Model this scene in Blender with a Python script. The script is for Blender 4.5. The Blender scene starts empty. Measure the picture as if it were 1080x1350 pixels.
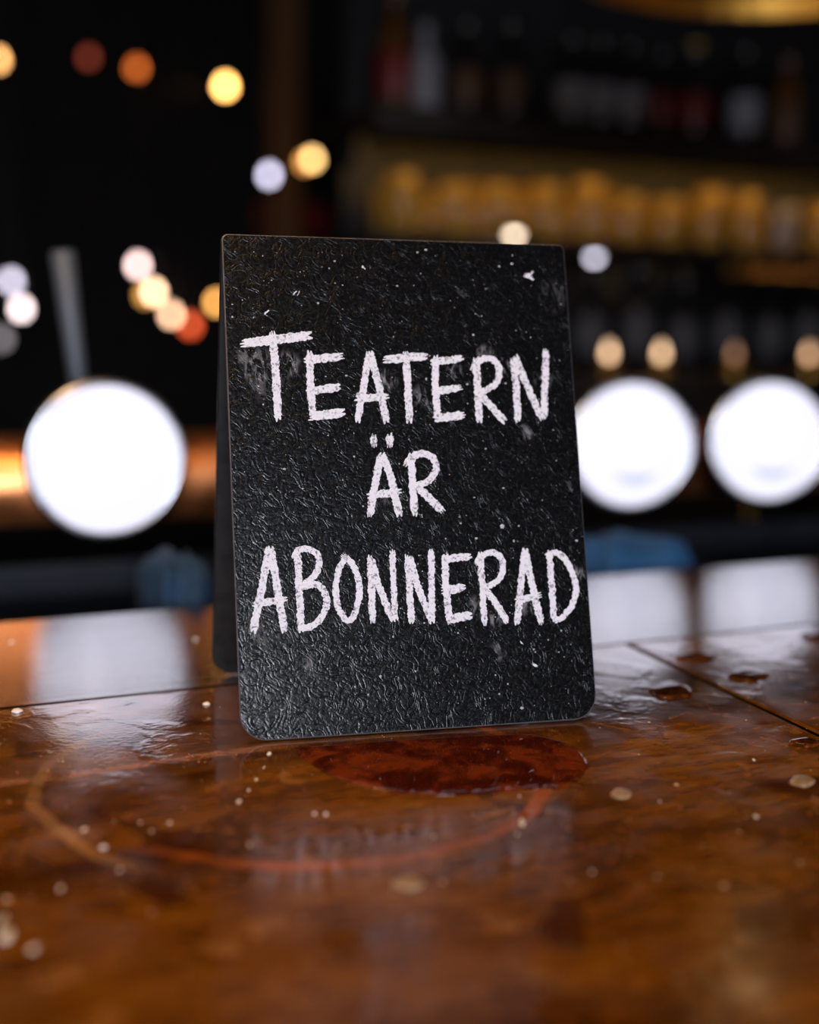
import bpy, bmesh, math, random
from mathutils import Vector, Matrix

# ---------------------------------------------------------------- camera, world, lights, exposure
Z0 = 1.05                                   # height of the bar top above the floor
CAM = Vector((0, 0, Z0 + 0.15555))
YAW, PITCH, ROLL, FPX = -0.4359, -0.13279, 0.01241, 1700.0
sc = bpy.context.scene
col = sc.collection
fwd = Vector((-math.sin(YAW)*math.cos(PITCH), math.cos(YAW)*math.cos(PITCH), math.sin(PITCH)))
r0 = Vector((math.cos(YAW), math.sin(YAW), 0)); u0 = r0.cross(fwd)
RGT = math.cos(ROLL)*r0 + math.sin(ROLL)*u0
UPV = -math.sin(ROLL)*r0 + math.cos(ROLL)*u0
cd = bpy.data.cameras.new('camera'); cam = bpy.data.objects.new('camera', cd); col.objects.link(cam)
cam.matrix_world = Matrix((( RGT.x, UPV.x, -fwd.x, CAM.x), (RGT.y, UPV.y, -fwd.y, CAM.y),
                           (RGT.z, UPV.z, -fwd.z, CAM.z), (0, 0, 0, 1)))
cd.sensor_fit = 'VERTICAL'; cd.sensor_height = 36; cd.sensor_width = 28.8; cd.lens = FPX/1350*36
cd.clip_start = 0.02; cd.clip_end = 50
cd.dof.use_dof = True; cd.dof.focus_distance = 0.515; cd.dof.aperture_fstop = 3.3; cd.dof.aperture_blades = 0
sc.camera = cam
w = bpy.data.worlds.new('world'); sc.world = w; w.use_nodes = True
w.node_tree.nodes['Background'].inputs[0].default_value = (0.5, 0.45, 0.5, 1)
w.node_tree.nodes['Background'].inputs[1].default_value = 0.004
sc.view_settings.view_transform = 'Standard'; sc.view_settings.look = 'None'
sc.view_settings.exposure = 0.0; sc.view_settings.gamma = 1.0; sc.view_settings.use_curve_mapping = False

def area_light(name, loc, target, sx, sy, power, color):
    l = bpy.data.lights.new(name, 'AREA'); l.shape = 'RECTANGLE'; l.size = sx; l.size_y = sy; l.energy = power; l.color = color; l.spread = math.radians(75)
    o = bpy.data.objects.new(name, l); col.objects.link(o); o.location = loc
    o.rotation_euler = (Vector(target) - Vector(loc)).to_track_quat('-Z', 'Y').to_euler(); return o
FRONT_LIGHT = (-0.74, -2.30, Z0 + 0.52)             # main front light, added behind the camera in a made-up window
area_light('added_front_light', FRONT_LIGHT, (0.22, 0.45, Z0 + 0.10), 0.8, 0.6, 13.5, (0.84, 0.88, 1.0))

# ---------------------------------------------------------------- helpers
def ray(x, y): return RGT*((x-540)/FPX) - UPV*((y-675)/FPX) + fwd
def at(x, y, Y): d = ray(x, y); return CAM + d*(Y/d.y)                  # point of a sight line at depth Y
def on(x, y, z=0.0): d = ray(x, y); return CAM + d*((Z0+z-CAM.z)/d.z)   # point of a sight line on the bar top
R = random.Random(7)

def put(name, verts, faces, m, parent=None, base=None, smooth=False):
    """one mesh object; verts in world coordinates, stored relative to base (the thing's root location)"""
    b = Vector(base) if base is not None else (Vector(parent['_b']) if parent is not None else Vector((0, 0, 0)))
    me = bpy.data.meshes.new(name); me.from_pydata([tuple(Vector(v)-b) for v in verts], [], faces); me.update()
    bm = bmesh.new(); bm.from_mesh(me); bmesh.ops.recalc_face_normals(bm, faces=bm.faces); bm.to_mesh(me); bm.free()
    if smooth:
        for p in me.polygons: p.use_smooth = True
    if m: me.materials.append(m)
    o = bpy.data.objects.new(name, me); col.objects.link(o)
    if parent is not None: o.parent = parent
    else: o.location = b
    o['_b'] = list(b); return o
def root(name, loc, label, cat, group=None):
    o = bpy.data.objects.new(name, None); col.objects.link(o); o.location = loc; o['_b'] = list(loc); o.empty_display_size = .05
    return tag(o, label, cat, group)
def tag(o, label, cat=None, group=None):
    o['label'] = label
    if cat: o['category'] = cat
    if group: o['group'] = group
    return o
def structure(o): o['kind'] = 'structure'; return o

def box(x0, x1, y0, y1, z0, z1, c=0.0):
    """box, with chamfered edges when c > 0"""
    if c <= 0:
        v = [(x, y, z) for x in (x0, x1) for y in (y0, y1) for z in (z0, z1)]
        return v, [(0,1,3,2),(4,6,7,5),(0,4,5,1),(2,3,7,6),(0,2,6,4),(1,5,7,3)]
    bm = bmesh.new(); bmesh.ops.create_cube(bm, size=1)
    for q in bm.verts: q.co = Vector(((x0+x1)/2+q.co.x*(x1-x0), (y0+y1)/2+q.co.y*(y1-y0), (z0+z1)/2+q.co.z*(z1-z0)))
    bmesh.ops.bevel(bm, geom=list(bm.edges), offset=c, segments=2, profile=.5, affect='EDGES')
    bm.verts.ensure_lookup_table(); v = [tuple(q.co) for q in bm.verts]; f = [tuple(q.index for q in p.verts) for p in bm.faces]; bm.free()
    return v, f
def merge(*parts):
    V, F = [], []
    for v, f in parts:
        n = len(V); V += list(v); F += [tuple(i+n for i in q) for q in f]
    return V, F
def lathe(profile, loc, axis=(0, 0, 1), seg=24, close=True):
    q = Vector((0, 0, 1)).rotation_difference(Vector(axis).normalized()); L = Vector(loc); V, F, rings = [], [], []
    for r, z in profile:
        if r < 1e-6: rings.append([len(V)]); V.append(L + q @ Vector((0, 0, z)))
        else:
            rings.append(list(range(len(V), len(V)+seg)))
            V += [L + q @ Vector((r*math.cos(2*math.pi*i/seg), r*math.sin(2*math.pi*i/seg), z)) for i in range(seg)]
    for a, b in zip(rings, rings[1:]):
        for i in range(seg):
            j = (i+1) % seg
            if len(a) == 1 and len(b) == 1: break
            if len(a) == 1: F.append((a[0], b[i], b[j]))
            elif len(b) == 1: F.append((a[i], b[0], a[j]))
            else: F.append((a[i], a[j], b[j], b[i]))
    if close:
        if len(rings[0]) > 1: F.append(tuple(reversed(rings[0])))
        if len(rings[-1]) > 1: F.append(tuple(rings[-1]))
    return V, F
def rod(p, q, r, r2=None, seg=16):
    p = Vector(p); q = Vector(q); d = q-p; c = min(r*.3, d.length*.2)
    r2 = r if r2 is None else r2
    return lathe([(r-c, 0), (r, c), (r2, d.length-c), (r2-c, d.length)], p, d, seg)

# ---------------------------------------------------------------- node materials
class T:
    def __init__(s, name):
        s.m = bpy.data.materials.new(name); s.m.use_nodes = True; s.t = s.m.node_tree; s.n = s.t.nodes
        s.p = s.n['Principled BSDF']; s.tc = s.n.new('ShaderNodeTexCoord'); s.obj = s.tc.outputs['Object']
    def put(s, sock, v):
        if isinstance(v, bpy.types.NodeSocket): s.t.links.new(v, sock)
        elif isinstance(v, (tuple, list)) and len(v) == 3 and sock.type == 'RGBA': sock.default_value = (*v, 1)
        else: sock.default_value = v
    def math(s, op, *a, clamp=False):
        n = s.n.new('ShaderNodeMath'); n.operation = op; n.use_clamp = clamp
        for i, v in enumerate(a): s.put(n.inputs[i], v)
        return n.outputs[0]
    def vmath(s, op, *a):
        n = s.n.new('ShaderNodeVectorMath'); n.operation = op
        for i, v in enumerate(a): s.put(n.inputs[i], v)
        return n.outputs['Value'] if op in ('LENGTH', 'DISTANCE', 'DOT_PRODUCT') else n.outputs[0]
    def noise(s, scale, detail=4, rough=.55, dist=0, vec=None, stretch=None):
        v = vec or s.obj
        if stretch: v = s.vmath('MULTIPLY', v, stretch)
        n = s.n.new('ShaderNodeTexNoise'); s.put(n.inputs['Vector'], v); n.inputs['Scale'].default_value = scale
        n.inputs['Detail'].default_value = detail; n.inputs['Roughness'].default_value = rough; n.inputs['Distortion'].default_value = dist
        return n.outputs['Fac']
    def smooth(s, v, a, b, lo=0.0, hi=1.0):
        n = s.n.new('ShaderNodeMapRange'); n.interpolation_type = 'SMOOTHSTEP'
        for i, x in enumerate((v, a, b, lo, hi)): s.put(n.inputs[i], x)
        return n.outputs[0]
    def mix(s, f, a, b):
        n = s.n.new('ShaderNodeMix'); n.data_type = 'RGBA'; s.put(n.inputs['Factor'], f); s.put(n.inputs['A'], a); s.put(n.inputs['B'], b)
        return n.outputs['Result']
    def ramp(s, f, stops):
        n = s.n.new('ShaderNodeValToRGB'); s.put(n.inputs[0], f); e = n.color_ramp.elements
        while len(e) < len(stops): e.new(0.5)
        for q, (x, c) in zip(e, stops): q.position = x; q.color = (*c, 1)
        return n.outputs[0]
    def bump(s, h, strength, dist=.001, prev=None):
        n = s.n.new('ShaderNodeBump'); s.put(n.inputs['Height'], h); n.inputs['Strength'].default_value = strength
        n.inputs['Distance'].default_value = dist
        if prev: s.t.links.new(prev, n.inputs['Normal'])
        return n.outputs[0]
    def set(s, **k):
        for a, v in k.items(): s.put(s.p.inputs[a.replace('_', ' ')], v)
        return s.m
def plain(name, c, rough=.5, metal=0.0, var=.25, scale=30, **k):
    t = T(name); n = t.noise(scale, 3)
    t.set(Base_Color=t.mix(n, tuple(x*(1-var) for x in c), tuple(min(1, x*(1+var)) for x in c)),
          Roughness=t.smooth(n, .3, .7, rough*.85, min(1, rough*1.15)), Metallic=metal)
    return t.set(**k)
def emitter(name, c, strength, base=(.8, .8, .8)):
    t = T(name); return t.set(Base_Color=base, Emission_Color=c, Emission_Strength=strength, Roughness=.3)

# lacquered brown bar top, with stains, glass rings and lacquer ripples
BAR = Vector((.6, .3, 0))                    # origin of the bar counter's own coordinates
def ring_mask(t, c, rad, wid, a0=None, soft=.45):
    v = t.vmath('SUBTRACT', t.obj, tuple(c-BAR)); v = t.vmath('MULTIPLY', v, (1, 1, 0))
    wob = t.math('MULTIPLY', t.math('SUBTRACT', t.noise(35, 2), .5), .006)
    d = t.math('ABSOLUTE', t.math('SUBTRACT', t.math('ADD', t.vmath('LENGTH', v), wob), rad))
    k = t.smooth(d, wid*soft, wid, 1, 0)
    if a0:                                   # fade away from direction a0
        k = t.math('MULTIPLY', k, t.smooth(t.vmath('DOT_PRODUCT', t.vmath('NORMALIZE', v), (math.cos(a0[0]), math.sin(a0[0]), 0)), a0[1], a0[2], 0, 1))
    return t.math('MULTIPLY', k, t.smooth(t.noise(55, 3), .36, .56, .5, 1))
def line_mask(t, a, b, wid):
    a = Vector(a)-BAR; b = Vector(b)-BAR; d = (b-a); L = d.length; d.normalize(); n = Vector((-d.y, d.x, 0))
    v = t.vmath('SUBTRACT', t.obj, tuple(a)); al = t.vmath('DOT_PRODUCT', v, tuple(d)); ac = t.vmath('DOT_PRODUCT', v, tuple(n))
    ac = t.math('ADD', ac, t.math('MULTIPLY', t.math('SUBTRACT', t.noise(60, 3), .5), .006))
    k = t.smooth(t.math('ABSOLUTE', ac), wid*.5, wid, 1, 0)
    k = t.math('MULTIPLY', k, t.math('MULTIPLY', t.smooth(al, -.01, .004, 0, 1), t.smooth(al, L-.004, L+.01, 1, 0)))
    return t.math('MULTIPLY', k, t.smooth(t.noise(130, 3), .4, .5, .15, 1))

def lacquer():
    t = T('lacquered_brown_veneer')
    big = t.noise(11, 5, .6, .6, stretch=(1, 2.2, 1)); fine = t.noise(60, 5, .65, .4, stretch=(1, 3, 1)); blot = t.noise(24, 3, .5, 1.2)
    f = t.math('ADD', t.math('MULTIPLY', big, .63), t.math('MULTIPLY', fine, .40))
    c = t.ramp(f, [(.34, (.040, .009, .0008)), (.47, (.12, .036, .0022)), (.58, (.215, .073, .005)), (.72, (.36, .145, .015))])
    c = t.mix(t.smooth(blot, .54, .66, 0, .8), c, (.055, .011, .0015))
    c = t.mix(t.smooth(t.noise(70, 4, .6, 1.0), .60, .70, 0, .5), c, (.42, .19, .06))
    # rings left by wet glasses, and a pale streak across the lacquer
    c = t.mix(t.math('MULTIPLY', ring_mask(t, RING_A[0], RING_A[1], .0036, (RING_A[2], -.2, .4)), .9), c, (.42, .10, .018))
    c = t.mix(t.math('MULTIPLY', ring_mask(t, RING_B[0], RING_B[1], .0032, (RING_B[2], .62, .9)), .8), c, (.40, .20, .06))
    c = t.mix(t.math('MULTIPLY', line_mask(t, on(-40, 1039), on(345, 986), .0042), .7), c, (.50, .22, .12))
    # a film of water along the rear of the panels, with a ragged front
    xyz = t.n.new('ShaderNodeSeparateXYZ'); t.put(xyz.inputs[0], t.obj); wet = xyz.outputs[1]
    ripple = t.noise(95, 3, .55, 1.5, stretch=(1, 1, 1)); drift = t.noise(22, 2)
    wear = t.smooth(t.noise(30, 3, .5, .5), .48, .62, .0, 1)
    h = t.math('ADD', t.math('MULTIPLY', ripple, wear), t.math('MULTIPLY', drift, .8))
    nrm = t.bump(h, .8, .00024)
    nrm = t.bump(t.noise(420, 3, .6), .10, .0004, nrm)
    return t.set(Base_Color=c, Roughness=t.smooth(t.noise(40, 4), .35, .68, .10, .26), IOR=1.6, Normal=nrm, Coat_Normal=nrm, Coat_IOR=2.1, Coat_Roughness=.05,
                 Coat_Weight=t.smooth(t.math('ADD', wet, t.math('MULTIPLY', t.noise(28, 4, .6, .8), .09)), .165, .20, 0, 1))
def edge_wood():
    t = T('dark_grained_edge_wood')
    g = t.noise(30, 6, .65, .3, stretch=(.35, 9, 1)); f = t.noise(90, 4, .6, 0, stretch=(.25, 14, 1))
    c = t.ramp(g, [(.33, (.010, .004, .002)), (.5, (.032, .012, .005)), (.68, (.08, .030, .012))])
    c = t.mix(t.smooth(f, .55, .66, 0, .7), c, (.02, .008, .004))
    nrm = t.bump(f, .9, .00006); nrm = t.bump(g, .8, .00014, nrm)
    return t.set(Base_Color=c, Roughness=t.smooth(g, .35, .65, .05, .14), IOR=2.0, Normal=nrm, Coat_Weight=1.0, Coat_Roughness=.07, Coat_IOR=1.8, Coat_Normal=nrm)
def circle3(p, q, s):
    ax, ay, bx, by, cx, cy = p.x, p.y, q.x, q.y, s.x, s.y
    d = 2*(ax*(by-cy)+bx*(cy-ay)+cx*(ay-by))
    ux = ((ax*ax+ay*ay)*(by-cy)+(bx*bx+by*by)*(cy-ay)+(cx*cx+cy*cy)*(ay-by))/d
    uy = ((ax*ax+ay*ay)*(cx-bx)+(bx*bx+by*by)*(ax-cx)+(cx*cx+cy*cy)*(bx-ax))/d
    c = Vector((ux, uy, Z0)); return c, (c-p).length
c, rr = circle3(on(690, 985), on(718, 1045), on(560, 1125)); m_ = on(705, 1080)-c; RING_A = (c, rr, math.atan2(m_.y, m_.x))
c, rr = circle3(on(75, 1000), on(48, 1040), on(95, 1108)); m_ = on(45, 1050)-c; RING_B = (c, rr, math.atan2(m_.y, m_.x))

M = {}
M['lacquer'] = lacquer(); M['edge'] = edge_wood()
M['dark_wood'] = plain('dark_stained_wood', (.012, .006, .0035), .55, var=.5)
M['black_joint'] = plain('black_joint_filler', (.004, .0035, .003), .95, Specular_IOR_Level=.0)
M['wall'] = plain('near_black_wall_paint', (.006, .005, .005), .9)
M['ceiling'] = plain('near_black_ceiling_paint', (.005, .005, .005), .9)
M['floor'] = plain('dark_floor_boards', (.03, .018, .012), .6)
M['copper'] = plain('polished_copper', (.90, .36, .14), .46, 1.0, .08)
M['chrome'] = plain('brushed_chrome', (.55, .56, .60), .28, 1.0, .08)
M['gunmetal'] = plain('blue_grey_metal', (.07, .09, .125), .5, .2, .1)
M['steel'] = plain('dull_steel', (.018, .022, .032), .6, .4, .15)
M['blue_cloth'] = plain('blue_bar_cloth', (.012, .075, .19), .85, 0, .25, 200)
M['lens'] = emitter('lit_white_lens', (.84, .83, 1.0), 1.12, (.12, .12, .13))
M['lens_crescent'] = plain('grey_blue_lens_crescent', (.55, .58, .72), .5, Emission_Color=(.42, .45, .62), Emission_Strength=.8)
M['brass'] = plain('brushed_brass', (.70, .40, .08), .36, 1.0, .1)
M['black_metal'] = plain('black_metal', (.012, .012, .013), .4)
M['amber_glass'] = plain('amber_glass', (.55, .30, .05), .10, 0, .2, 12, Transmission_Weight=.35, IOR=1.45)
M['smoke_glass'] = plain('smoky_clear_glass', (.36, .30, .28), .10, 0, .2, 12, Transmission_Weight=.35, IOR=1.45)
M['added_warm_strip'] = emitter('added_warm_strip_light', (1.0, .54, .12), 12.0)

# ---------------------------------------------------------------- the room
X0, X1, YF, YB, ZC = -3.0, 5.2, -2.5, 5.6, Z0 + 1.75
structure(put('floor', *box(X0, X1, YF, YB, -.1, 0), M['floor']))
structure(put('ceiling', *box(X0, X1, YF, YB, ZC, ZC+.1), M['ceiling']))
structure(put('wall_back', *box(X0, X1, YB, YB+.1, 0, ZC), M['wall']))
structure(put('wall_left', *box(X0-.1, X0, YF, YB, 0, ZC), M['wall']))
structure(put('wall_right', *box(X1, X1+.1, YF, YB, 0, ZC), M['wall']))
wx0, wx1, wz0, wz1 = FRONT_LIGHT[0]-.47, FRONT_LIGHT[0]+.47, FRONT_LIGHT[2]-.37, FRONT_LIGHT[2]+.37
structure(put('wall_front', *merge(box(X0, wx0, YF-.1, YF, 0, ZC), box(wx1, X1, YF-.1, YF, 0, ZC),
                                   box(wx0, wx1, YF-.1, YF, 0, wz0), box(wx0, wx1, YF-.1, YF, wz1, ZC)), M['wall']))
wf = structure(put('added_window_1', *merge(box(wx0, wx1, YF-.08, YF-.02, wz0, wz0+.04), box(wx0, wx1, YF-.08, YF-.02, wz1-.04, wz1),
                                      box(wx0, wx0+.04, YF-.08, YF-.02, wz0+.04, wz1-.04), box(wx1-.04, wx1, YF-.08, YF-.02, wz0+.04, wz1-.04)), M['dark_wood']))  # unseen window frame, added around the front light
t = T('added_window_glass'); put('pane', *box(wx0+.04, wx1-.04, YF-.055, YF-.045, wz0+.04, wz1-.04), t.set(Base_Color=(.8, .85, .9), Transmission_Weight=1.0, Roughness=.02), wf)

# ---------------------------------------------------------------- the bar counter
YE, YS = .7185, .5482
bar = root('bar_counter', BAR, 'wet lacquered brown wooden bar counter under the black chalkboard sign', 'bar counter')
j0, j1 = on(828, 849), on(1080, 968)
def jx(y): return j0.x + (j1.x-j0.x)*(y-j0.y)/(j1.y-j0.y)
def slab(xa0, xa1, xb0, xb1, ya, yb, z0, z1, c=.0009):
    """chamfered board: x range a at y=ya, x range b at y=yb"""
    lo = [(xa0, ya), (xa1, ya), (xb1, yb), (xb0, yb)]; cx = sum(p[0] for p in lo)/4; cy = sum(p[1] for p in lo)/4
    ins = [(p[0]+math.copysign(c, cx-p[0]), p[1]+math.copysign(c, cy-p[1])) for p in lo]
    V = [(*p, z0) for p in lo]+[(*p, z1-c) for p in lo]+[(*p, z1) for p in ins]
    F = [(3, 2, 1, 0), (8, 9, 10, 11)]
    for k in (0, 4):
        for i in range(4): j = (i+1) % 4; F.append((k+i, k+j, k+4+j, k+4+i))
    return V, F
YN = -.30; g = .0008; g2 = .0017
put('edge_board', *slab(-1.4, 2.6, -1.4, 2.6, YS+g, YE, Z0-.042, Z0), M['edge'], bar)
tag(put('top_panel', *slab(-1.4, jx(YN)-g2, -1.4, jx(YS)-g2, YN, YS-g, Z0-.042, Z0), M['lacquer'], bar), 'orange-brown lacquered panel stained by glass rings')
put('top_panel', *slab(jx(YN)+g2, 2.6, jx(YS)+g2, 2.6, YN, YS-g, Z0-.042, Z0), M['lacquer'], bar)
def strip(x0, x1, x2, x3, y0, y1):
    return slab(x0, x1, x2, x3, y0, y1, Z0-.03, Z0-.0009, .00005)
put('joint_line', *strip(jx(YN)-g2*.96, jx(YN)+g2*.96, jx(YS)-g2*.96, jx(YS)+g2*.96, YN, YS-g), M['black_joint'], bar)
put('joint_line', *strip(-1.39, 2.59, -1.39, 2.59, YS-g*.95, YS+g*.95), M['black_joint'], bar)
put('joint_filler', *box(-1.39, 2.59, YN+.01, YE-.01, Z0-.05, Z0-.0426), M['black_joint'], bar)
put('counter_front', *box(-1.35, 2.55, YN+.2, YN+.23, .0, Z0-.052), M['dark_wood'], bar)
for i in range(5):
    put('front_moulding', *box(-1.3+i*.77, -.6+i*.77, YN+.185, YN+.1995, .12, Z0-.1, .004), M['dark_wood'], bar)
put('counter_back', *box(-1.35, 2.55, YE-.04, YE-.01, .0, Z0-.052), M['dark_wood'], bar)
put('service_ledge', *box(-1.35, 2.55, YE-.005, 1.16, Z0-.11, Z0-.075, .002), M['steel'], bar)
put('ledge_support', *box(-1.35, 2.55, 1.08, 1.12, .0, Z0-.112), M['dark_wood'], bar)

# ---------------------------------------------------------------- the chalkboard tent sign
W, H, YSG, LEAN = .148, .2035, -.17845, .26556
A = Vector((math.cos(YSG), math.sin(YSG), 0)); B = Vector((-math.sin(YSG), math.cos(YSG), 0)); ZV = Vector((0, 0, 1))
O = Vector((.21801, .44995, Z0+.0009))
UPF = math.sin(LEAN)*B + math.cos(LEAN)*ZV; NF = -math.cos(LEAN)*B + math.sin(LEAN)*ZV
TH = .0022
OB = O + B*(2*H*math.sin(LEAN))                                   # foot of the rear panel; its top sits right behind the front one's
TB = O + UPF*H + B*(2.1*TH/math.cos(LEAN)); UPB = (TB-OB).normalized(); HB = (TB-OB).length; NB = A.cross(UPB)*-1.0
sign = root('chalkboard_tent_sign', O, 'small black folding chalkboard sign with white chalk lettering standing on the bar', 'sign')
def board_mat():
    t = T('embossed_black_chalkboard')
    a = t.vmath('SUBTRACT', t.obj, (0, 0, 0))
    n1 = t.noise(150, 1.0, .4, 1.0); worm = t.math('POWER', t.math('ABSOLUTE', t.math('SINE', t.math('MULTIPLY', n1, 20))), .6)
    fine = t.noise(700, 2, .5, .8)
    h = t.math('ADD', t.math('MULTIPLY', worm, .5), t.math('MULTIPLY', fine, .9))
    nrm = t.bump(h, .9, .00013)
    c = t.mix(t.noise(60, 3), (.0018, .0018, .0020), (.0040, .0040, .0046))
    sm = None
    for (px, py, rr_, k) in SMUDGES:
        p = panel_pt(px, py) - O; d = t.vmath('DISTANCE', t.obj, tuple(p)); q = t.smooth(d, rr_*.2, rr_, k, 0)
        sm = q if sm is None else t.math('ADD', sm, q)
    streak = t.smooth(t.noise(220, 4, .65, 1.0, stretch=(1.6, 1, .6)), .46, .66, 0, 1)
    c = t.mix(t.math('MULTIPLY', sm, streak, clamp=True), c, (.36, .35, .37))
    return t.set(Base_Color=c, Roughness=t.smooth(fine, .3, .7,   .20, .30), Specular_IOR_Level=.27, Normal=nrm)
def panel_pt(px, py, lift=0.0):
    d = ray(px, py); s = (O + NF*lift - CAM).dot(NF)/d.dot(NF); return CAM + d*s
SMUDGES = [(335, 478, .010, .45), (378, 480, .007, .8), (510, 500, .006, .7), (556, 522, .006, .55), (640, 466, .005, .7), (600, 490, .005, .4),
           (690, 572, .005, .9), (664, 482, .004, .8), (716, 500, .006, .35), (505, 655, .008, .3), (650, 812, .006, .6), (695, 800, .005, .55),
           (765, 755, .004, .8), (630, 800, .006, .45), (345, 830, .010, .25), (410, 880, .006, .35), (655, 860, .005, .4), (730, 390, .010, .12), (350, 500, .012, .25)]
M['board'] = board_mat()
M['board_back'] = plain('matt_black_board', (.006, .006, .0065), .5, scale=200)
def plate(o, up, nrm, rb, rt, H, ch=.00045):
    def outline(k):
        pts = []
        for (cx, cy, r, a0) in ((W/2-rb, rb, rb, -90), (W/2-rt, H-rt, rt, 0), (-W/2+rt, H-rt, rt, 90), (-W/2+rb, rb, rb, 180)):
            for i in range(9):
                a = math.radians(a0+i*90/8); pts.append((cx+(r-k)*math.cos(a), cy+(r-k)*math.sin(a)))
        return pts
    V, F = [], []
    for k, dp in ((ch, 0), (0, ch), (0, TH-ch), (ch, TH)):
        V += [o + A*x + up*y - nrm*dp for x, y in outline(k)]
    n = len(V)//4
    F = [tuple(range(n)), tuple(reversed(range(3*n, 4*n)))]
    for k in range(3):
        for i in range(n): j = (i+1) % n; F.append((k*n+i, k*n+j, (k+1)*n+j, (k+1)*n+i))
    return V, F
front = put('front_panel', *plate(O, UPF, NF, .0105, .0026, H), M['board'], sign)
front.data.materials.append(plain('worn_rim_lit_board_edge', (.09, .087, .095), .6, var=.5, scale=250))  # worn grey edges, paled so their colour carries the rim light
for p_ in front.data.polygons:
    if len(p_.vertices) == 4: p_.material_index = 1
put('back_panel', *plate(OB, UPB, NB, .0105, .0026, HB), M['board_back'], sign)
top = O + UPF*(H-.0022) + B*(1.05*TH/math.cos(LEAN)+.0002)
put('fold_strip', *rod(top - A*(W/2-.004), top + A*(W/2-.004), .0014), M['board_back'], sign)

# chalk strokes: traced paths, laid on the panel as thin raised chalk
def chalk():
    t = T('white_chalk'); n = t.noise(900, 3, .6, .3); big = t.noise(300, 3, .6)
    f = t.math('MULTIPLY', t.smooth(n, .50, .62, 0, 1), t.smooth(big, .42, .58, .15, 1))
    return t.set(Base_Color=t.mix(f, (.82, .80, .85), (.22, .21, .24)), Roughness=.9, Specular_IOR_Level=.1, Normal=t.bump(n, .5, .0003))
M['chalk'] = chalk()
def resample(pts, step):
    # Catmull-Rom through the points
    P = [Vector((*p, 0)) for p in pts]; out = []
    for i in range(len(P)-1):
        a = P[i-1] if i else P[i]*2-P[i+1]; b, c_ = P[i], P[i+1]; d = P[i+2] if i+2 < len(P) else P[i+1]*2-P[i]
        n = max(2, int((c_-b).length/step))
        for k in range(n):
            s = k/n; out.append(.5*((2*b)+(c_-a)*s+(2*a-5*b+4*c_-d)*s*s+(3*b-a-3*c_+d)*s**3))
    out.append(P[-1]); return out
def stroke(pts, wid, rnd, V, F, level):
    """one chalk stroke in image pixels -> ragged strip on the panel; both ends forked"""
    path = resample(pts, 2.1); n = len(path); left, right = [], []
    wv = 0
    for i, p in enumerate(path):
        tg = (path[min(n-1, i+1)]-path[max(0, i-1)]).normalized(); nr = Vector((-tg.y, tg.x, 0))
        wv = wv*.6 + rnd.uniform(-.5, .5)*.5
        e = min(i, n-1-i); ww = wid/2*(1.0 if e > 2 else .86+.05*e)
        left.append(p + nr*(ww+wv+rnd.uniform(-1.05, .85))); right.append(p - nr*(ww-wv+rnd.uniform(-1.05, .85)))
    polys = []
    for i in range(n-1): polys.append((left[i], left[i+1], right[i+1], right[i]))
    for end in (0, n-1):                                     # forked ends: two or three short prongs
        tg = (path[0]-path[1]) if end == 0 else (path[-1]-path[-2]); tg.normalize()
        L_, R_ = left[end], right[end]; k = rnd.choice((2, 2, 3)); cuts = [j/k for j in range(k+1)]
        for j in range(k):
            a = L_.lerp(R_, cuts[j]+.035); b = L_.lerp(R_, cuts[j+1]-.035); ln = wid*rnd.uniform(.20, .50)
            tip = a.lerp(b, rnd.uniform(.25, .75)) + tg*ln
            polys.append((a, tip+(a-b)*.22, tip-(a-b)*.22, b))
    lift = .00018 + .00002*level
    for q in polys:
        k = len(V)
        V += [panel_pt(p.x, p.y, lift) for p in q] + [panel_pt(p.x, p.y, -.00005) for p in q]
        F.append((k, k+1, k+2, k+3))
        for a in range(4): b = (a+1) % 4; F.append((k+a, k+4+a, k+4+b, k+b))
Z5, Z6, ZA, Z7, Z8 = (300, 420, 4.5), (520, 440, 1080/220), (470, 560, 1080/130), (320, 700, 4.5), (540, 700, 4.5)
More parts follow.
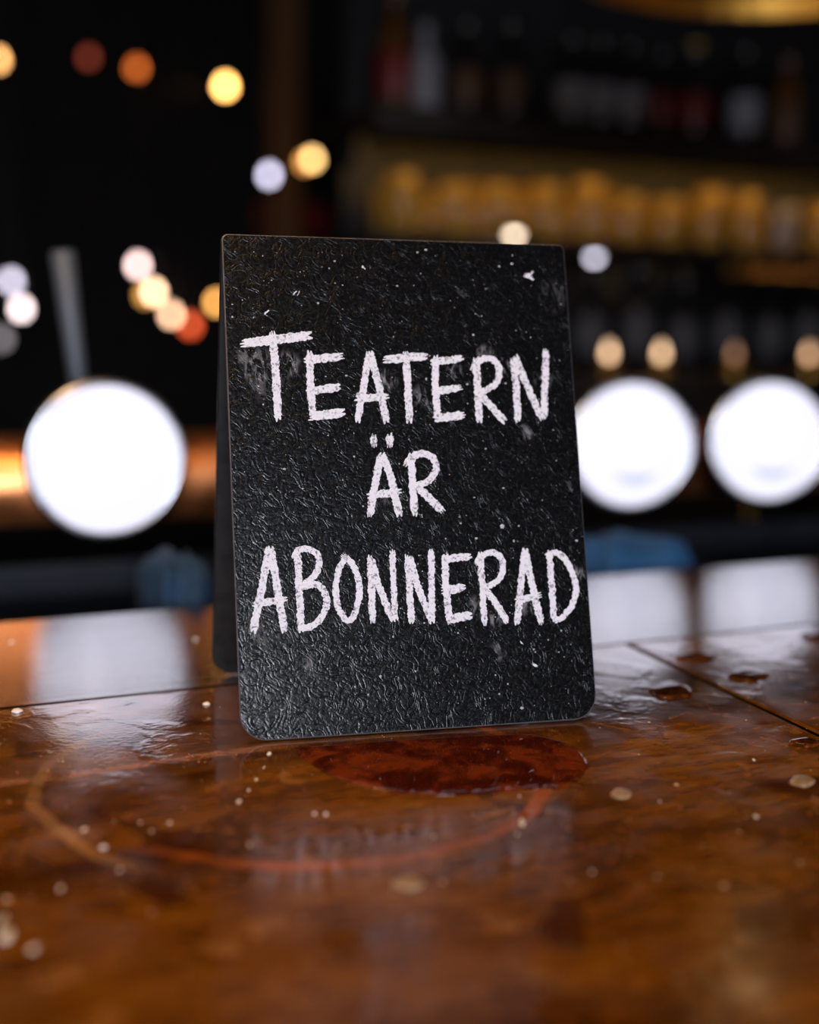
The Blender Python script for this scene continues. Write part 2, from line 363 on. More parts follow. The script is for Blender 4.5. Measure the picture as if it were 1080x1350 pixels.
LETTERS = [
 ('T', Z5, [([(100,148),(480,100)],56), ([(265,95),(285,300),(300,590)],48)]),
 ('E', Z5, [([(490,205),(489,330),(505,560)],45), ([(470,248),(668,224)],50), ([(485,432),(660,405)],50), ([(500,580),(680,560)],56)]),
 ('A', Z5, [([(837,212),(805,420),(770,602)],42), ([(850,212),(905,430),(943,605)],44), ([(772,475),(938,462)],46)]),
 ('T', Z6, [([(-55,167),(200,146)],55), ([(75,125),(85,300),(98,560)],47)]),
 ('E', Z6, [([(266,155),(266,330),(280,540)],45), ([(245,187),(430,160)],48), ([(255,373),(420,350)],48), ([(275,548),(440,526)],56)]),
 ('R', Z6, [([(530,168),(540,380),(550,560)],46), ([(505,225),(540,182),(608,157),(664,192),(680,252),(658,318),(600,362),(530,385)],42), ([(565,400),(708,562)],46)]),
 ('N', Z6, [([(770,175),(790,350),(800,555)],46), ([(787,155),(860,340),(952,540)],44), ([(982,115),(975,330),(970,535)],45)]),
 ('A', ZA, [([(190,135),(188,215)],84), ([(362,125),(362,215)],88), ([(272,335),(215,600),(148,985)],84), ([(288,335),(370,560),(468,975)],84), ([(150,775),(462,730)],84)]),
 ('R', ZA, [([(600,330),(615,640),(638,970)],84), ([(548,425),(592,368),(700,316),(800,332),(862,400),(870,490),(820,580),(740,640),(620,676)],78), ([(680,690),(930,935)],88)]),
 ('A', Z7, [([(155,108),(115,340),(62,588)],46), ([(166,108),(205,330),(248,588)],46), ([(75,432),(245,405)],44)]),
 ('B', Z7, [([(325,112),(335,350),(350,588)],44), ([(305,160),(332,115),(382,106),(438,132),(454,190),(430,258),(355,325)],38), ([(352,335),(430,316),(483,360),(498,430),(465,520),(400,568),(350,574)],42)]),
 ('O', Z7, [([(612,155),(572,230),(554,330),(562,440),(600,512),(632,533),(670,480),(694,350),(675,250),(640,182),(602,146)],38)]),
 ('N', Z7, [([(757,160),(765,330),(772,532)],42), ([(768,175),(810,330),(892,528)],42), ([(888,125),(895,300),(905,520)],37)]),
 ('N', Z8, [([(-10,155),(0,330),(12,538)],42), ([(5,165),(50,330),(132,535)],42), ([(128,120),(130,320),(135,530)],40)]),
 ('E', Z8, [([(213,148),(215,320),(238,535)],42), ([(205,168),(352,150)],46), ([(212,353),(318,333)],52), ([(245,525),(358,502)],52)]),
 ('R', Z8, [([(420,135),(432,330),(445,545)],38), ([(398,195),(428,150),(490,126),(540,160),(555,220),(530,285),(480,320),(435,335)],36), ([(460,355),(520,440),(577,535)],42)]),
 ('A', Z8, [([(682,115),(660,330),(640,545)],40), ([(686,115),(735,350),(780,540)],41), ([(640,410),(765,385)],42)]),
 ('D', Z8, [([(828,130),(845,330),(858,520)],38), ([(822,145),(862,127),(920,165),(974,270),(988,360),(958,450),(905,512),(868,534)],36)]),
]
rl = random.Random(21)
for name, (ox, oy, s), strokes in LETTERS:
    V, F = [], []
    for lv, (pts, wd) in enumerate(strokes):
        stroke([(ox+x/s, oy+y/s) for x, y in pts], wd/s, rl, V, F, lv)
    put('chalk_letter', V, F, M['chalk'], front)
# the star-like chip and a few short marks, then the scattered chalk specks
V, F = [], []
stroke([(694.0, 363.5), (700, 363.5)], 7.5, rl, V, F, 0); stroke([(699, 361), (703, 358)], 2.6, rl, V, F, 1); stroke([(699, 366), (703, 369)], 2.8, rl, V, F, 2)
put('chalk_mark', V, F, M['chalk'], front)
for pts, wd in (([(387, 388), (391, 384)], 2.6), ([(392, 389), (395, 385)], 2.2), ([(349, 414), (354, 409)], 2.4), ([(703, 875), (708, 878)], 3.2), ([(478, 352), (481, 354)], 3), ([(686, 845), (690, 849)], 2)):
    V, F = [], []; stroke(pts, wd, rl, V, F, 0); put('chalk_mark', V, F, M['chalk'], front)
V, F = [], []
for i in range(520):
    u = rl.uniform(-W/2+.003, W/2-.003); v = rl.uniform(.006, H-.004); r_ = .00023*math.exp(rl.gauss(0, .45)); k = len(V); m = 5
    ph = rl.uniform(0, 6); sx = rl.uniform(.6, 1.6)
    ring = [(u+r_*sx*math.cos(ph+2*math.pi*j/m), v+r_*math.sin(ph+2*math.pi*j/m)) for j in range(m)]
    V += [O+A*x+UPF*y-NF*.00003 for x, y in ring] + [O+A*u+UPF*v+NF*r_*.6]
    F += [(k+j, k+(j+1) % m, k+m) for j in range(m)]
M['speck'] = plain('chalk_dust_speck', (.5, .49, .53), .9, var=.6, scale=150)
sp = put('chalk_specks', V, F, M['speck'], front); sp['kind'] = 'stuff'

# ---------------------------------------------------------------- spills, crumbs on the bar
def liquid(name, c1, c2, scale=60, rough=.04):
    t = T(name); n = t.noise(scale, 4, .6, .8)
    return t.set(Base_Color=t.mix(t.smooth(n, .42, .62), c1, c2), Roughness=rough, IOR=1.36, Normal=t.bump(t.noise(60, 2), .15, .001))
M['beer'] = liquid('red_brown_spilt_drink', (.055, .006, .001), (.17, .028, .004))
M['drop'] = liquid('amber_brown_droplet', (.05, .012, .002), (.16, .04, .006), 200)
M['foam'] = liquid('pale_dried_droplet', (.30, .19, .10), (.5, .36, .22), 200, .3)
def smooth_outline(pts, n=4):
    out = []; L = len(pts)
    for i in range(L):
        p0, p1, p2, p3 = (Vector(pts[(i+k-1) % L]) for k in range(4))
        for k in range(n):
            s = k/n; out.append(.5*((2*p1)+(p2-p0)*s+(2*p0-5*p1+4*p2-p3)*s*s+(3*p1-p0-3*p2+p3)*s**3))
    return out
def film(name, px, m, h, label, cat, group=None, px_is_world=False, base_z=.0):
    """a low domed pool of liquid with a rounded rim, from an outline on the bar top"""
    out = smooth_outline([on(*p) if not px_is_world else p for p in px]); c = sum(out, Vector())/len(out); V, F = [], []; n = len(out)
    prof = [(1.0, .0), (.985, .45), (.95, .75), (.85, .95), (.5, 1.0)]
    for s, z in prof: V += [Vector((c.x+(p.x-c.x)*s, c.y+(p.y-c.y)*s, Z0+base_z+h*z+.00005)) for p in out]
    for k in range(len(prof)-1):
        for i in range(n): j = (i+1) % n; F.append((k*n+i, k*n+j, (k+1)*n+j, (k+1)*n+i))
    V.append(Vector((c.x, c.y, Z0+base_z+h+.00005))); k = (len(prof)-1)*n
    F += [(k+i, k+(i+1) % n, len(V)-1) for i in range(n)]; F.append(tuple(reversed(range(n))))
    return tag(put(name, V, F, m, None, (c.x, c.y, Z0), True), label, cat, group)
film('spilt_drink', [(388, 986), (405, 1004), (440, 1024), (500, 1041), (565, 1049), (640, 1047), (700, 1041), (738, 1041), (764, 1027), (774, 1006), (758, 986), (726, 974), (690, 968),
                     (600, 972), (500, 978), (420, 984)], M['beer'], .0006, 'dark red-brown puddle of spilt drink in front of the chalkboard sign', 'puddle')
def blob(cx, cy, rx, ry, k=9, seed=1, ph=0):
    q = random.Random(seed); return [(cx+rx*q.uniform(.82, 1.12)*math.cos(2*math.pi*i/k), cy+ry*q.uniform(.82, 1.12)*math.sin(2*math.pi*i/k)) for i in range(k)]
for (a, seed, lab) in (((885, 912, 31, 9), 1, 'amber-brown liquid drop left of the black joint beside the sign'),
                       ((985, 891, 26, 8), 2, 'amber-brown liquid drop right of the black joint, nearest to it'),
                       ((1072, 839, 15, 6), 3, 'amber-brown liquid drop at the right edge near the back of the bar'),
                       ((918, 866, 28, 6), 4, 'thin brown liquid drop between the two white reflections on the bar'),
                       ((1062, 980, 20, 6), 5, 'small brown liquid drop at the right edge just below the black joint')):
    film('liquid_drop', blob(*a, seed=seed), M['drop'], .0011, lab, 'droplet', 'liquid drops on the bar')
for (a, seed, lab) in (((820, 1047, 15, 7), 8, 'pale dried drop on brown lacquer, right of the red-brown puddle'),
                       ((1058, 1030, 18, 8), 9, 'pale dried drop on brown lacquer at the right edge'),
                       ((538, 1165, 22, 9), 10, 'pale dried drop in the middle foreground below the puddle')):
    film('dried_drop', blob(*a, seed=seed), M['foam'], .0005, lab, 'droplet', 'pale dried drops on the bar')
M['crumb'] = plain('white_chalk_crumb', (.85, .84, .86), .9, var=.2, scale=300)
def crumb(px, py, wpx, hpx, ang, label, seed):
    c = on(px, py); q = random.Random(seed); d = (c-CAM).length; s = d/FPX; V, F = [], []
    k = 7; f2 = Vector((fwd.x, fwd.y, 0)).normalized()
    rx, ry = .72*wpx*s/2, .72*hpx*s/2/.36; hh = min(rx, ry)*.55
    for sc_, z in ((.8, 0), (1.0, .4), (.6, .95)):
        V += [c + r0*rx*sc_*q.uniform(.75, 1.15)*math.cos(2*math.pi*i/k) + f2*ry*sc_*q.uniform(.75, 1.15)*math.sin(2*math.pi*i/k) + Vector((0, 0, hh*z*q.uniform(.8, 1.1)+.00003)) for i in range(k)]
    for a in range(2):
        for i in range(k): j = (i+1) % k; F.append((a*k+i, a*k+j, (a+1)*k+j, (a+1)*k+i))
    F += [tuple(range(2*k, 3*k)), tuple(reversed(range(k)))]
    tag(put('chalk_crumb', V, F, M['crumb'], None, c), label, 'crumb', 'white chalk crumbs on the bar')
for i, (x, y, a, b, lab) in enumerate((
  (688, 1085, 9, 15, 'largest elongated white crumb, on the orange glass ring below the puddle'), (682, 1100, 5, 4, 'tiny white crumb just below the largest crumb on the glass ring'),
  (355, 994, 9, 8, 'white crumb just under the lower left corner of the sign'), (315, 1057, 8, 8, 'white crumb at the lower end of the dotted trail left of the puddle'),
  (328, 1042, 5, 6, 'small white crumb low in the dotted trail left of the puddle'), (338, 1028, 5, 6, 'small white crumb midway in the dotted trail left of the puddle'), (348, 1012, 4, 6, 'small white crumb high in the dotted trail left of the puddle'),
  (430, 1074, 9, 6, 'right one of a pair of white crumbs below the puddle'), (415, 1073, 7, 5, 'left one of a pair of white crumbs below the puddle'),
  (111, 1094, 9, 7, 'white crumb beside the faint glass ring at the left'), (136, 1118, 14, 5, 'flat pale crumb right of the faint glass ring at the left'),
  (329, 1114, 5, 5, 'small white crumb alone below the dotted trail'), (158, 1147, 6, 5, 'small white crumb in the left foreground'), (185, 1085, 4, 4, 'leftmost of three tiny crumbs in a row at the left'),
  (200, 1096, 4, 4, 'middle of three tiny crumbs in a row at the left'), (224, 1085, 7, 4, 'rightmost of three tiny crumbs in a row at the left'), (272, 929, 15, 6, 'long white flake left of the sign near the board seam'),
  (22, 939, 20, 8, 'broad white flake on the seam at the left edge'), (15, 847, 8, 4, 'white crumb on the dark edge board at the left edge'), (258, 843, 9, 5, 'white crumb on the dark edge board left of the sign'),
  (9, 1236, 24, 18, 'largest white lump at the left edge in the foreground'), (44, 1252, 15, 9, 'white lump right of the largest lump in the foreground'), (3, 1214, 10, 14, 'white lump behind the largest lump at the left edge'),
  (80, 1172, 8, 8, 'pale crumb in the left foreground above the white lumps'), (997, 1077, 8, 6, 'white crumb on the right of the bar on dark stain'), (781, 1150, 6, 5, 'white crumb right of centre in the foreground'),
  (685, 1050, 4, 4, 'tiny white crumb on the rim of the puddle'), (870, 1057, 4, 4, 'tiny white crumb right of the pale dried drop'), (572, 1103, 4, 4, 'tiny white crumb inside the orange glass ring'), (994, 1002, 6, 5, 'white crumb below the black joint at the right'))):
    crumb(x, y, a, b, 0, lab, 100+i)
V, F = [], []; q = random.Random(5)
for i in range(420):
    p = on(q.uniform(-20, 1100), 850+480*q.random()**1.1)
    if p.y > YE-.01: continue
    r_ = .00022*math.exp(q.gauss(0, .5)); k = len(V); m = 5
    V += [p+Vector((r_*math.cos(2*math.pi*j/m+i), r_*1.4*math.sin(2*math.pi*j/m+i), .00002)) for j in range(m)] + [p+Vector((0, 0, r_*.7))]
    F += [(k+j, k+(j+1) % m, k+m) for j in range(m)]
M['dust'] = plain('pale_dust_speck', (.5, .34, .2), .9, var=.6, scale=90)
ds = put('dust_specks', V, F, M['dust'], None, (0.25, .4, Z0)); tag(ds, 'tiny pale dust specks scattered over the bar top', 'dust'); ds['kind'] = 'stuff'

# ---------------------------------------------------------------- beer font: copper pipe with lit round badges
YT = .87; LX = [at(140, 605, YT).x + .141*i for i in range(5)]; LZ = at(140, 605, YT).z
YP = YT + .105; PZ = at(60, 632, YP).z; PR = .034
tray = root('drip_tray', (.45, .9, Z0-.075), 'dull steel drip tray below the copper pipe behind the bar', 'tray')
tz = Z0-.0745
put('tray_bottom', *box(-.5, 1.5, .745, 1.13, tz, tz+.006, .001), M['steel'], tray)
for (a, b, c_, d) in ((-.5, 1.5, .745, .751), (-.5, 1.5, 1.124, 1.13), (-.5, -.494, .752, 1.123), (1.494, 1.5, .752, 1.123)):
    put('tray_rim', *box(a, b, c_, d, tz+.0062, tz+(.022 if c_ < 1 else .034), .0008), M['steel'], tray)
font = root('beer_font', (.46, YP, tz+.0062), 'horizontal copper beer pipe carrying lit white round badges behind the bar', 'beer tap')
put('pipe', *rod((-.55, YP, PZ), (1.45, YP, PZ), PR, seg=40), M['copper'], font, smooth=True)
for x in (-.42, .39, 1.2):
    put('column', *lathe([(.05, 0), (.05, .008), (.03, .012), (.026, .02), (.026, PZ-PR-tz-.0045)], (x, YP, tz+.0062), seg=28), M['black_metal'], font, smooth=False)
LR, LD = .0505, .026
def cap(a, rr): return rr                                                     # lens profile radius
for i, x in enumerate(LX):
    c = Vector((x, YT, LZ)); tw = (0, .06, .13, .24, .30)[i]; ax = Vector((-math.sin(tw), -math.cos(tw), 0)); sd = Vector((math.cos(tw), -math.sin(tw), 0))
    hs = put('badge_housing', *lathe([(.014, -(YP-YT-PR)-.004), (.016, -.03), (.046, -.022), (LR+.002, -.010), (LR+.002, 0)], c, ax, 40), M['chrome'], font, smooth=True)
    put('rim', *lathe([(LR+.0005, -.006), (LR+.0040, -.004), (LR+.0040, .002), (LR+.0005, .005), (LR-.001, .003)], c, ax, 48, False), M['chrome'], hs, smooth=True)
    RS = (LR*LR+LD*LD)/(2*LD)                                                 # sphere radius of the domed lens
    prof = [(math.sqrt(max(0, RS*RS-(RS-LD+LD*k/10)**2)), LD*k/10) for k in range(10)] + [(0, LD)]
    put('lens', *lathe(prof, c + ax*.0005, ax, 48), M['lens'], hs, smooth=True)
    # crescent patch, greyer than the lens, low on its face
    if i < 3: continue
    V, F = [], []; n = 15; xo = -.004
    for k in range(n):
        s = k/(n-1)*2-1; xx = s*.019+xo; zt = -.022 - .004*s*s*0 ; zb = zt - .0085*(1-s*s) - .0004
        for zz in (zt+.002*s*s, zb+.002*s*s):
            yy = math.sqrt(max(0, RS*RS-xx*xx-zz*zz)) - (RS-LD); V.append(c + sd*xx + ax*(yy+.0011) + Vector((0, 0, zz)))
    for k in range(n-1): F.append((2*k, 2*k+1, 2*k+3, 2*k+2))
    o = put('badge_crescent', V, F, M['lens_crescent'], hs)
hd0, hd1 = at(82, 330, YT+.03), at(113, 578, YT+.03)
put('tap_handle', *rod(hd1, hd0, .0055, .0085), M['gunmetal'], font, smooth=True)
# folded cloths on the tray
def cloth(px0, px1, y, label, fabric=None):
    a, b = at(px0, y, .80), at(px1, y, .80); V, F = [], []; n, m = 22, 8; q = random.Random(int(px0)); L_ = b.x-a.x
    for side in (0, 1):
        for i in range(n+1):
            for j in range(m+1):
                u, v = i/n, j/m; tall = a.z-tz; e = min(u, 1-u, v, 1-v); rise = .012*min(1, e*9)**.5
                V.append((a.x+L_*u+.003*math.sin(v*9+px0), .765+.07*v+.003*math.sin(u*7), tz+.0065+(0 if side == 0 else tall-.012+rise+.003*math.sin(u*11+v*3+px0))))
    k = (n+1)*(m+1); st = m+1
    for i in range(n):
        for j in range(m):
            F.append((i*st+j, i*st+j+1, (i+1)*st+j+1, (i+1)*st+j)); F.append((k+i*st+j, k+(i+1)*st+j, k+(i+1)*st+j+1, k+i*st+j+1))
    rim = [(i, 0) for i in range(n)]+[(n, j) for j in range(m)]+[(i, m) for i in range(n, 0, -1)]+[(0, j) for j in range(m, 0, -1)]
    for (p, r_) in zip(rim, rim[1:]+rim[:1]):
        x1, x2 = p[0]*st+p[1], r_[0]*st+r_[1]; F.append((x1, x2, k+x2, k+x1))
    tag(put('folded_cloth', V, F, fabric or M['blue_cloth'], None, ((a.x+b.x)/2, .8, tz+.006), True), label, 'cloth', 'folded blue bar cloths on the drip tray')
cloth(772, 885, 726, 'folded blue bar cloth on the drip tray right of the sign')
cloth(195, 262, 750, 'small folded navy bar cloth on the drip tray left of the sign', plain('navy_bar_cloth', (.006, .035, .085), .85, 0, .25, 200))

# ---------------------------------------------------------------- pendant lamps over the bar
def pendant(c, r_, label, power):
    """c: centre of the rim"""
    p = root('pendant_lamp', c, label, 'lamp', 'brass pendant lamps over the bar'); prof = []
    for k in range(11):
        a = math.pi/2*k/10; prof.append((max(.022, r_*math.cos(a)), .55*r_*math.sin(a)))
    inner = [(max(.018, x-.003), z-.003 if k else z) for k, (x, z) in enumerate(prof)]
    sh = put('lamp_shade', *lathe(prof + inner[::-1], c, (0, 0, 1), 48, False), M['brass'], p, smooth=True)
    put('rim_band', *lathe([(r_-.004, -.004), (r_+.003, -.004), (r_+.003, .006), (r_-.004, .006), (r_-.004, -.004)], c, (0, 0, 1), 48, False), M['brass'], sh)
    put('socket', *lathe([(.020, 0), (.024, .01), (.024, .05), (.012, .07)], (c.x, c.y, c.z+.55*r_-.03), (0, 0, 1), 20), M['black_metal'], p)
    put('bulb', *lathe([(0, 0), (.018, .006), (.028, .024), (.026, .042), (.014, .062), (.012, .075)], (c.x, c.y, c.z+.55*r_-.105), (0, 0, 1), 24), M['pendant_bulb'], p, smooth=True)
    put('cord', *rod((c.x, c.y, c.z+.55*r_+.04), (c.x, c.y, ZC-.02), .004, seg=8), M['black_metal'], p)
    put('ceiling_rose', *lathe([(.05, 0), (.05, .012), (.03, .02)], (c.x, c.y, ZC-.02), (0, 0, 1), 24), M['black_metal'], p)
    l = bpy.data.lights.new('pendant_light', 'POINT'); l.energy = power; l.color = (1.0, .66, .30); l.shadow_soft_size = .03
    o = bpy.data.objects.new('pendant_light', l); col.objects.link(o); o.location = (0, 0, .55*r_-.13); o.parent = p
M['pendant_bulb'] = emitter('warm_pendant_bulb', (1.0, .62, .25), .8)
pendant(at(1060, -60, 1.02), .23, 'brass dome pendant lamp at the top right above the lit badges', .05)
pendant(Vector((.02, .10, Z0+.68)), .17, 'added brass dome pendant lamp out of view over the near side of the bar', 2.4)  # unseen lamp added to light the foreground wood
pendant(Vector((.04, .60, Z0+.50)), .15, 'added brass dome pendant lamp out of view over the bar behind the sign', 3.6)  # unseen lamp added to brighten the copper pipe

# ---------------------------------------------------------------- back bar with shelves, glasses and bottles
YB0 = 2.3
zg = at(700, 318, YB0).z; zu = at(700, 168, YB0).z; zl = at(1040, 366, YB0).z; zc = at(840, 492, 2.15).z
xa = at(492, 300, YB0).x; xb = 2.5; xl = at(965, 350, YB0).x
cab = root('back_bar_cabinet', (2.0, 2.35, 0), 'dark wooden cabinet below the shelves behind the bar', 'cabinet')
put('body', *box(xa-.1, xb+.1, 2.06, 2.6, .06, zc-.042), M['dark_wood'], cab)
put('worktop', *box(xa-.13, xb+.13, 2.0, 2.62, zc-.04, zc, .003), M['dark_wood'], cab)
put('plinth', *box(xa-.06, xb+.06, 2.1, 2.58, 0, .0595), M['black_metal'], cab)
for i in range(4):
    w_ = (xb-xa+.16)/4; x = xa-.08+i*w_
    d = put('door', *box(x+.006, x+w_-.006, 2.04, 2.0595, .1, zc-.08, .003), M['dark_wood'], cab)
    put('handle', *rod((x+w_-.05, 2.03, zc-.3), (x+w_-.05, 2.03, zc-.18), .006, seg=10), M['brass'], d)
bp = root('splashback', (2.0, 2.508, zc), 'black splashback panel standing on the cabinet behind the shelves', 'splashback')
put('board', *box(xa+.02, xb+.06, 2.501, 2.515, zc+.0005, zu+.42), M['black_metal'], bp)
put('top_trim', *box(xa+.01, xb+.07, 2.498, 2.518, zu+.4205, zu+.44, .002), M['dark_wood'], bp)
def wall_shelf(x0, x1, z, lip, label):
    o = root('wall_shelf', ((x0+x1)/2, 2.35, z-.022), label, 'shelf', 'dark shelves behind the bar')
    put('shelf_board', *box(x0, x1, 2.2, 2.5006, z-.022, z, .002), M['dark_wood'], o)
    if lip: put('added_valance', *box(x0, x1, 2.190, 2.1995, z-lip, z, .001), M['dark_wood'], o); put('added_light_strip', *box(x0+.02, x1-.02, 2.206, 2.216, z-.032, z-.0225), M['added_warm_strip'], o)  # strip added to light the glasses, with a lip added to hide it
    for x in (x0+.06, x1-.08): put('shelf_bracket', *box(x, x+.015, 2.44, 2.5006, z-.075, z-.0225), M['black_metal'], o)
wall_shelf(xa-.039, xb+.039, zu, .050, 'dark upper shelf carrying the row of bottles')
wall_shelf(xa-.039, xl-.031, zg, 0, 'dark middle shelf carrying the left part of the amber tumblers')
wall_shelf(xl-.030, xb+.039, zg, .046, 'dark middle shelf carrying the right part of the amber tumblers')
wall_shelf(xl-.030, xb+.039, zl, 0, 'dark lower shelf at the right carrying the short amber glasses')
def glass(x, y, z, h, r_, m, label, grp):
    p = root('drinking_glass', (x, y, z), label, 'glass', grp)
    o = put('bowl', *lathe([(r_*.72, .0), (r_*.76, .004), (r_*.92, h*.45), (r_, h), (r_-.002, h), (r_*.88, h*.45), (r_*.70, .012), (0, .010)], (x, y, z+.0003), seg=20, close=False), m, p, smooth=True)
    put('base', *lathe([(r_*.70, 0), (r_*.72, .0035), (0, .0038)], (x, y, z+.0002), seg=20), m, p)
    return p
ORD = 'first second third fourth fifth sixth seventh eighth ninth tenth eleventh twelfth thirteenth fourteenth fifteenth sixteenth'.split()
q = random.Random(3); n = 15
for row, yy in enumerate((2.27, 2.40)):
    for i in range(n):
        x = xa + .05 + i*(xb-xa-.1)/(n-1) + q.uniform(-.008, .008) + row*.02
        h = q.uniform(.095, .125)
        smoky = (q.random() < .28 and i > 6)
        glass(x, yy, zg, h, q.uniform(.030, .036), M['smoke_glass'] if smoky else M['amber_glass'],
              ('smoky' if smoky else 'amber-lit')+' tumbler, '+ORD[i]+' from the left in the '+('front', 'middle', 'rear')[row]+' row on the long glass shelf', 'tumblers on the long glass shelf')
k = 0; x = xl+.04
while x < xb-.03:
    for row, yy in enumerate((2.27, 2.37)):
        glass(x+row*.03, yy, zl, .062, .03, M['amber_glass'], 'short amber-lit glass, '+ORD[k]+' from the left in the '+('front', 'rear')[row]+' row on the lower right shelf', 'short glasses on the lower right shelf')
    x += .075; k += 1
def bottle(x, y, z, h, r_, gm, lm, cm, label, grp):
    p = root('bottle', (x, y, z), label, 'bottle', grp)
    put('body', *lathe([(r_*.9, 0), (r_, .006), (r_, h*.56), (r_*.85, h*.64), (r_*.36, h*.74), (r_*.33, h*.93), (r_*.38, h*.94), (r_*.38, h*.955)], (x, y, z+.0003), seg=24), gm, p, smooth=True)
    put('label_band', *lathe([(r_+.0006, h*.14), (r_+.0012, h*.145), (r_+.0012, h*.46), (r_+.0006, h*.465)], (x, y, z), seg=24, close=False), lm, p, smooth=True)
    put('cap', *lathe([(r_*.40, h*.956), (r_*.42, h*.96), (r_*.42, h*.995), (r_*.34, h)], (x, y, z), seg=18), cm, p)
def col_m(key, c, r_=.3):
    if key not in M: M[key] = plain(key, c, r_)
    return M[key]
blk = col_m('black_bottle_glass', (.012, .010, .010), .12); red = col_m('deep_red_label', (.13, .003, .003), .5); gry = col_m('grey_white_label', (.20, .19, .21), .6)
brn = col_m('brown_label', (.07, .028, .007), .6); gold = col_m('gold_foil_cap', (.55, .32, .05), .35); dkb = col_m('dark_amber_bottle_glass', (.08, .03, .008), .12)
for (px, h, r_, gm, lm, cm, lab) in (
   (520, .235, .034, dkb, red, gold, 'amber bottle with red label, leftmost on the upper shelf'), (560, .17, .030, gry, gry, gry, 'short pale grey bottle next to the leftmost bottle on the upper shelf'),
   (615, .20, .032, blk, brn, blk, 'dark bottle with brown label right of the pale grey bottle'), (672, .21, .032, blk, brn, blk, 'dark bottle with brown label left of the three grey-labelled bottles'),
   (752, .20, .036, blk, gry, blk, 'grey-labelled bottle, left one of three on the upper shelf'), (790, .20, .036, blk, gry, blk, 'grey-labelled bottle, middle one of three on the upper shelf'), (829, .20, .036, blk, gry, blk, 'grey-labelled bottle, right one of three on the upper shelf'),
   (871, .19, .030, blk, red, blk, 'dark bottle with red label right of the grey-labelled bottles'), (914, .20, .036, blk, red, gold, 'dark bottle with red label and gold cap on the upper shelf'),
   (980, .22, .034, blk, gry, blk, 'dark bottle with grey label alone right of the red labels'), (1036, .21, .034, dkb, brn, blk, 'amber bottle with brown label at the right edge of the upper shelf')):
    p = at(px, 168, 2.3); bottle(p.x, 2.3, zu, h, r_, gm, lm, cm, lab, 'bottles on the upper shelf')
for i, (px, h) in enumerate(((776, .24), (838, .26), (898, .23), (955, .25), (1012, .24), (1062, .26))):
    p = at(px, 480, 2.42); bottle(p.x, 2.42, zc, h, .036, blk, col_m('dark_grey_label', (.06, .055, .06), .6), blk,
        ('first', 'second', 'third', 'fourth', 'fifth', 'sixth')[i]+' dark bottle from the sign on the cabinet worktop', 'dark bottles on the cabinet worktop')

# small lights on and under the shelves
def em(key, c, s):
    if key not in M: M[key] = emitter(key, c, s)
    return M[key]
def tea_light(px, py, Y, c, s, label):
    p = at(px, py, Y); z = zc; r_ = .02; hgt = p.z - z
    o = root('candle_holder', (p.x, Y, z), label, 'candle', 'candles on the cabinet worktop')
    put('stem', *lathe([(.03, 0), (.03, .005), (.008, .01), (.006, max(.015, hgt-.03))], (p.x, Y, z+.0003), seg=18), M['brass'], o, smooth=False)
    put('cup', *lathe([(.006, 0), (.020, .004), (.022, .014), (.020, .014), (.017, .006), (0, .005)], (p.x, Y, z+max(.015, hgt-.03)+.0005), seg=18, close=False), M['brass'], o)
    put('flame', *lathe([(0, 0), (.007, .008), (.008, .016), (.004, .028), (0, .036)], (p.x, Y, z+max(.015, hgt-.03)+.009), seg=14), em('candle_%d' % px, c, s), o, smooth=True)
tea_light(803, 472, 2.10, (1, .62, .34), 4.2, 'left candle of the pair above the middle lit badge')
tea_light(872, 470, 2.10, (1, .62, .34), 4.2, 'right candle of the pair above the middle lit badge')
tea_light(1066, 492, 2.10, (1, .55, .28), 3, 'candle at the right edge behind the right lit badge')
tea_light(968, 482, 2.10, (1, .40, .12), .7, 'dim candle behind the gap between the right lit badges')
def spot(px, py, Y, zt, c, s, r_, label):
    p = at(px, py, Y); o = root('shelf_spotlight', (p.x, Y, p.z), label, 'light', 'spotlights under the glass shelf')
    put('bracket', *merge(box(p.x-.006, p.x+.006, Y-.005, 2.1895, p.z+.014, p.z+.02), box(p.x-.006, p.x+.006, 2.19, 2.1998, min(zg-.02, p.z), max(zg-.002, p.z+.02))), M['black_metal'], o)
    put('housing', *lathe([(.006, .0135), (.014, .010), (.016, -.004)], p, (0, 0, 1), 16, False), M['black_metal'], o)
    put('bulb', *lathe([(0, -r_), (r_*.7, -r_*.7), (r_, 0), (r_*.7, r_*.7), (0, r_)], p-Vector((0, 0, .004)), seg=14), em('spot_%d' % px, c, s), o, smooth=True)
spot(678, 305, 2.16, None, (1, .78, .55), 9, .011, 'bright shelf spotlight over the top right edge of the sign')
spot(784, 335, 2.16, None, (.82, .78, .95), 6, .011, 'pale shelf spotlight right of the top of the sign')

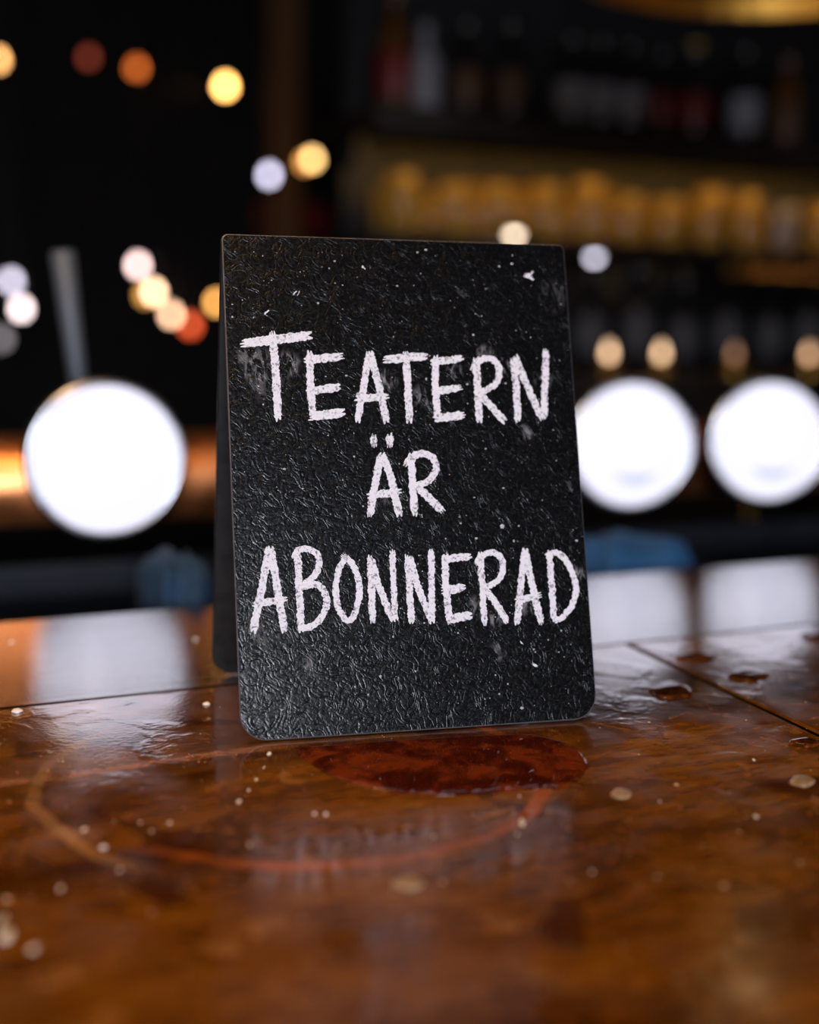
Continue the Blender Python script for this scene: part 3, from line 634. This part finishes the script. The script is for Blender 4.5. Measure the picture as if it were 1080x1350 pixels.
# ---------------------------------------------------------------- the far room at the left
def hung_bulb(px, py, Y, c, s, r_, label, grp):
    p = at(px, py, Y); o = root('hanging_bulb', p, label, 'light bulb', grp)
    put('glass_globe', *lathe([(0, -r_), (r_*.6, -r_*.8), (r_, 0), (r_*.75, r_*.7), (r_*.45, r_*1.3)], p, seg=16), em('bulb_%d_%d' % (px, py), c, s), o, smooth=True)
    put('socket', *lathe([(r_*.5, r_*1.31), (r_*.55, r_*1.4), (r_*.5, r_*2.6), (.004, r_*2.9)], p, seg=14), M['black_metal'], o)
    put('cord', *rod((p.x, Y, p.z+r_*2.9), (p.x, Y, ZC), .003, seg=6), M['black_metal'], o)
G1, G2 = 'bulbs hanging high in the far room', 'bulbs hanging low in the far room'
for a in ((-3, 80, 4.6, (1, .50, .16), 9, .018, 'warm bulb cut by the left edge near the top', G1), (117, 77, 4.8, (1, .09, .01), 0.7, .018, 'dim red bulb, faintest of the high bulbs', G1),
          (180, 91, 4.7, (1, .20, .02), 3.4, .020, 'orange bulb between the faint red and the bright yellow bulb', G1), (297, 115, 4.6, (1, .50, .13), 17, .021, 'brightest yellow bulb upper left', G1),
          (355, 232, 4.6, (.80, .76, 1), 7, .018, 'cool white bulb just left of a yellow one above the sign', G1), (412, 211, 4.6, (1, .62, .22), 9, .018, 'yellow bulb right of the cool white one above the sign', G1),
          (402, 215, 4.9, (1, .40, .08), 4, .018, 'dim amber bulb right behind the yellow one above the sign', G1),
          (182, 351, 4.5, (1, .70, .66), 10, .018, 'pinkish white bulb, topmost of the low cluster', G2), (203, 386, 4.5, (1, .62, .38), 13, .018, 'warm white bulb, second of the low cluster', G2),
          (192, 390, 4.9, (1, .45, .08), 4, .018, 'amber bulb behind the warm white one of the low cluster', G2),
          (226, 416, 4.5, (1, .60, .36), 9, .018, 'warm bulb, third of the low cluster', G2), (251, 430, 4.5, (1, .10, .01), 4, .020, 'red-orange bulb, lowest of the low cluster', G2),
          (286, 400, 4.5, (1, .46, .10), 8, .018, 'amber bulb partly hidden by the left edge of the sign', G2),
          (15, 372, 4.5, (.80, .74, .92), 6, .018, 'upper of two white bulbs at the left edge', G2), (28, 408, 4.5, (1, .80, .82), 9, .018, 'lower of two white bulbs at the left edge', G2),
          (2, 448, 4.5, (.8, .7, .75), 1.0, .02, 'dim grey bulb at the left edge below the two white ones', G2)):
    hung_bulb(*a)
p0, p1 = at(335, 262, 5.585), at(436, 312, 5.585)
fr = root('red_picture', ((p0.x+p1.x)/2, 5.585, p1.z), 'dim dark red framed panel just above the top of the sign', 'picture')
put('canvas', *box(p0.x+.012, p1.x-.012, 5.585, 5.599, p1.z+.012, p0.z-.012), col_m('dark_red_canvas', (.35, .012, .012), .7), fr)
put('frame', *merge(box(p0.x, p1.x, 5.575, 5.6, p1.z, p1.z+.0115), box(p0.x, p1.x, 5.575, 5.6, p0.z-.0115, p0.z), box(p0.x, p0.x+.0115, 5.575, 5.6, p1.z+.012, p0.z-.012), box(p1.x-.0115, p1.x, 5.575, 5.6, p1.z+.012, p0.z-.012)), M['black_metal'], fr)
a, b = at(352, 100, 5.22), at(392, 300, 5.22)
ps = root('timber_post', ((a.x+b.x)/2, 5.22, 0), 'dim brown timber post behind the bulbs above the sign', 'post')
put('shaft', *box(a.x, b.x, 5.16, 5.28, .0, ZC-.08, .008), col_m('brown_timber', (.16, .07, .02), .6), ps)
put('capital', *box(a.x-.03, b.x+.03, 5.13, 5.31, ZC-.0795, ZC), M['brown_timber'], ps)

for o in bpy.data.objects:
    if '_b' in o: del o['_b']
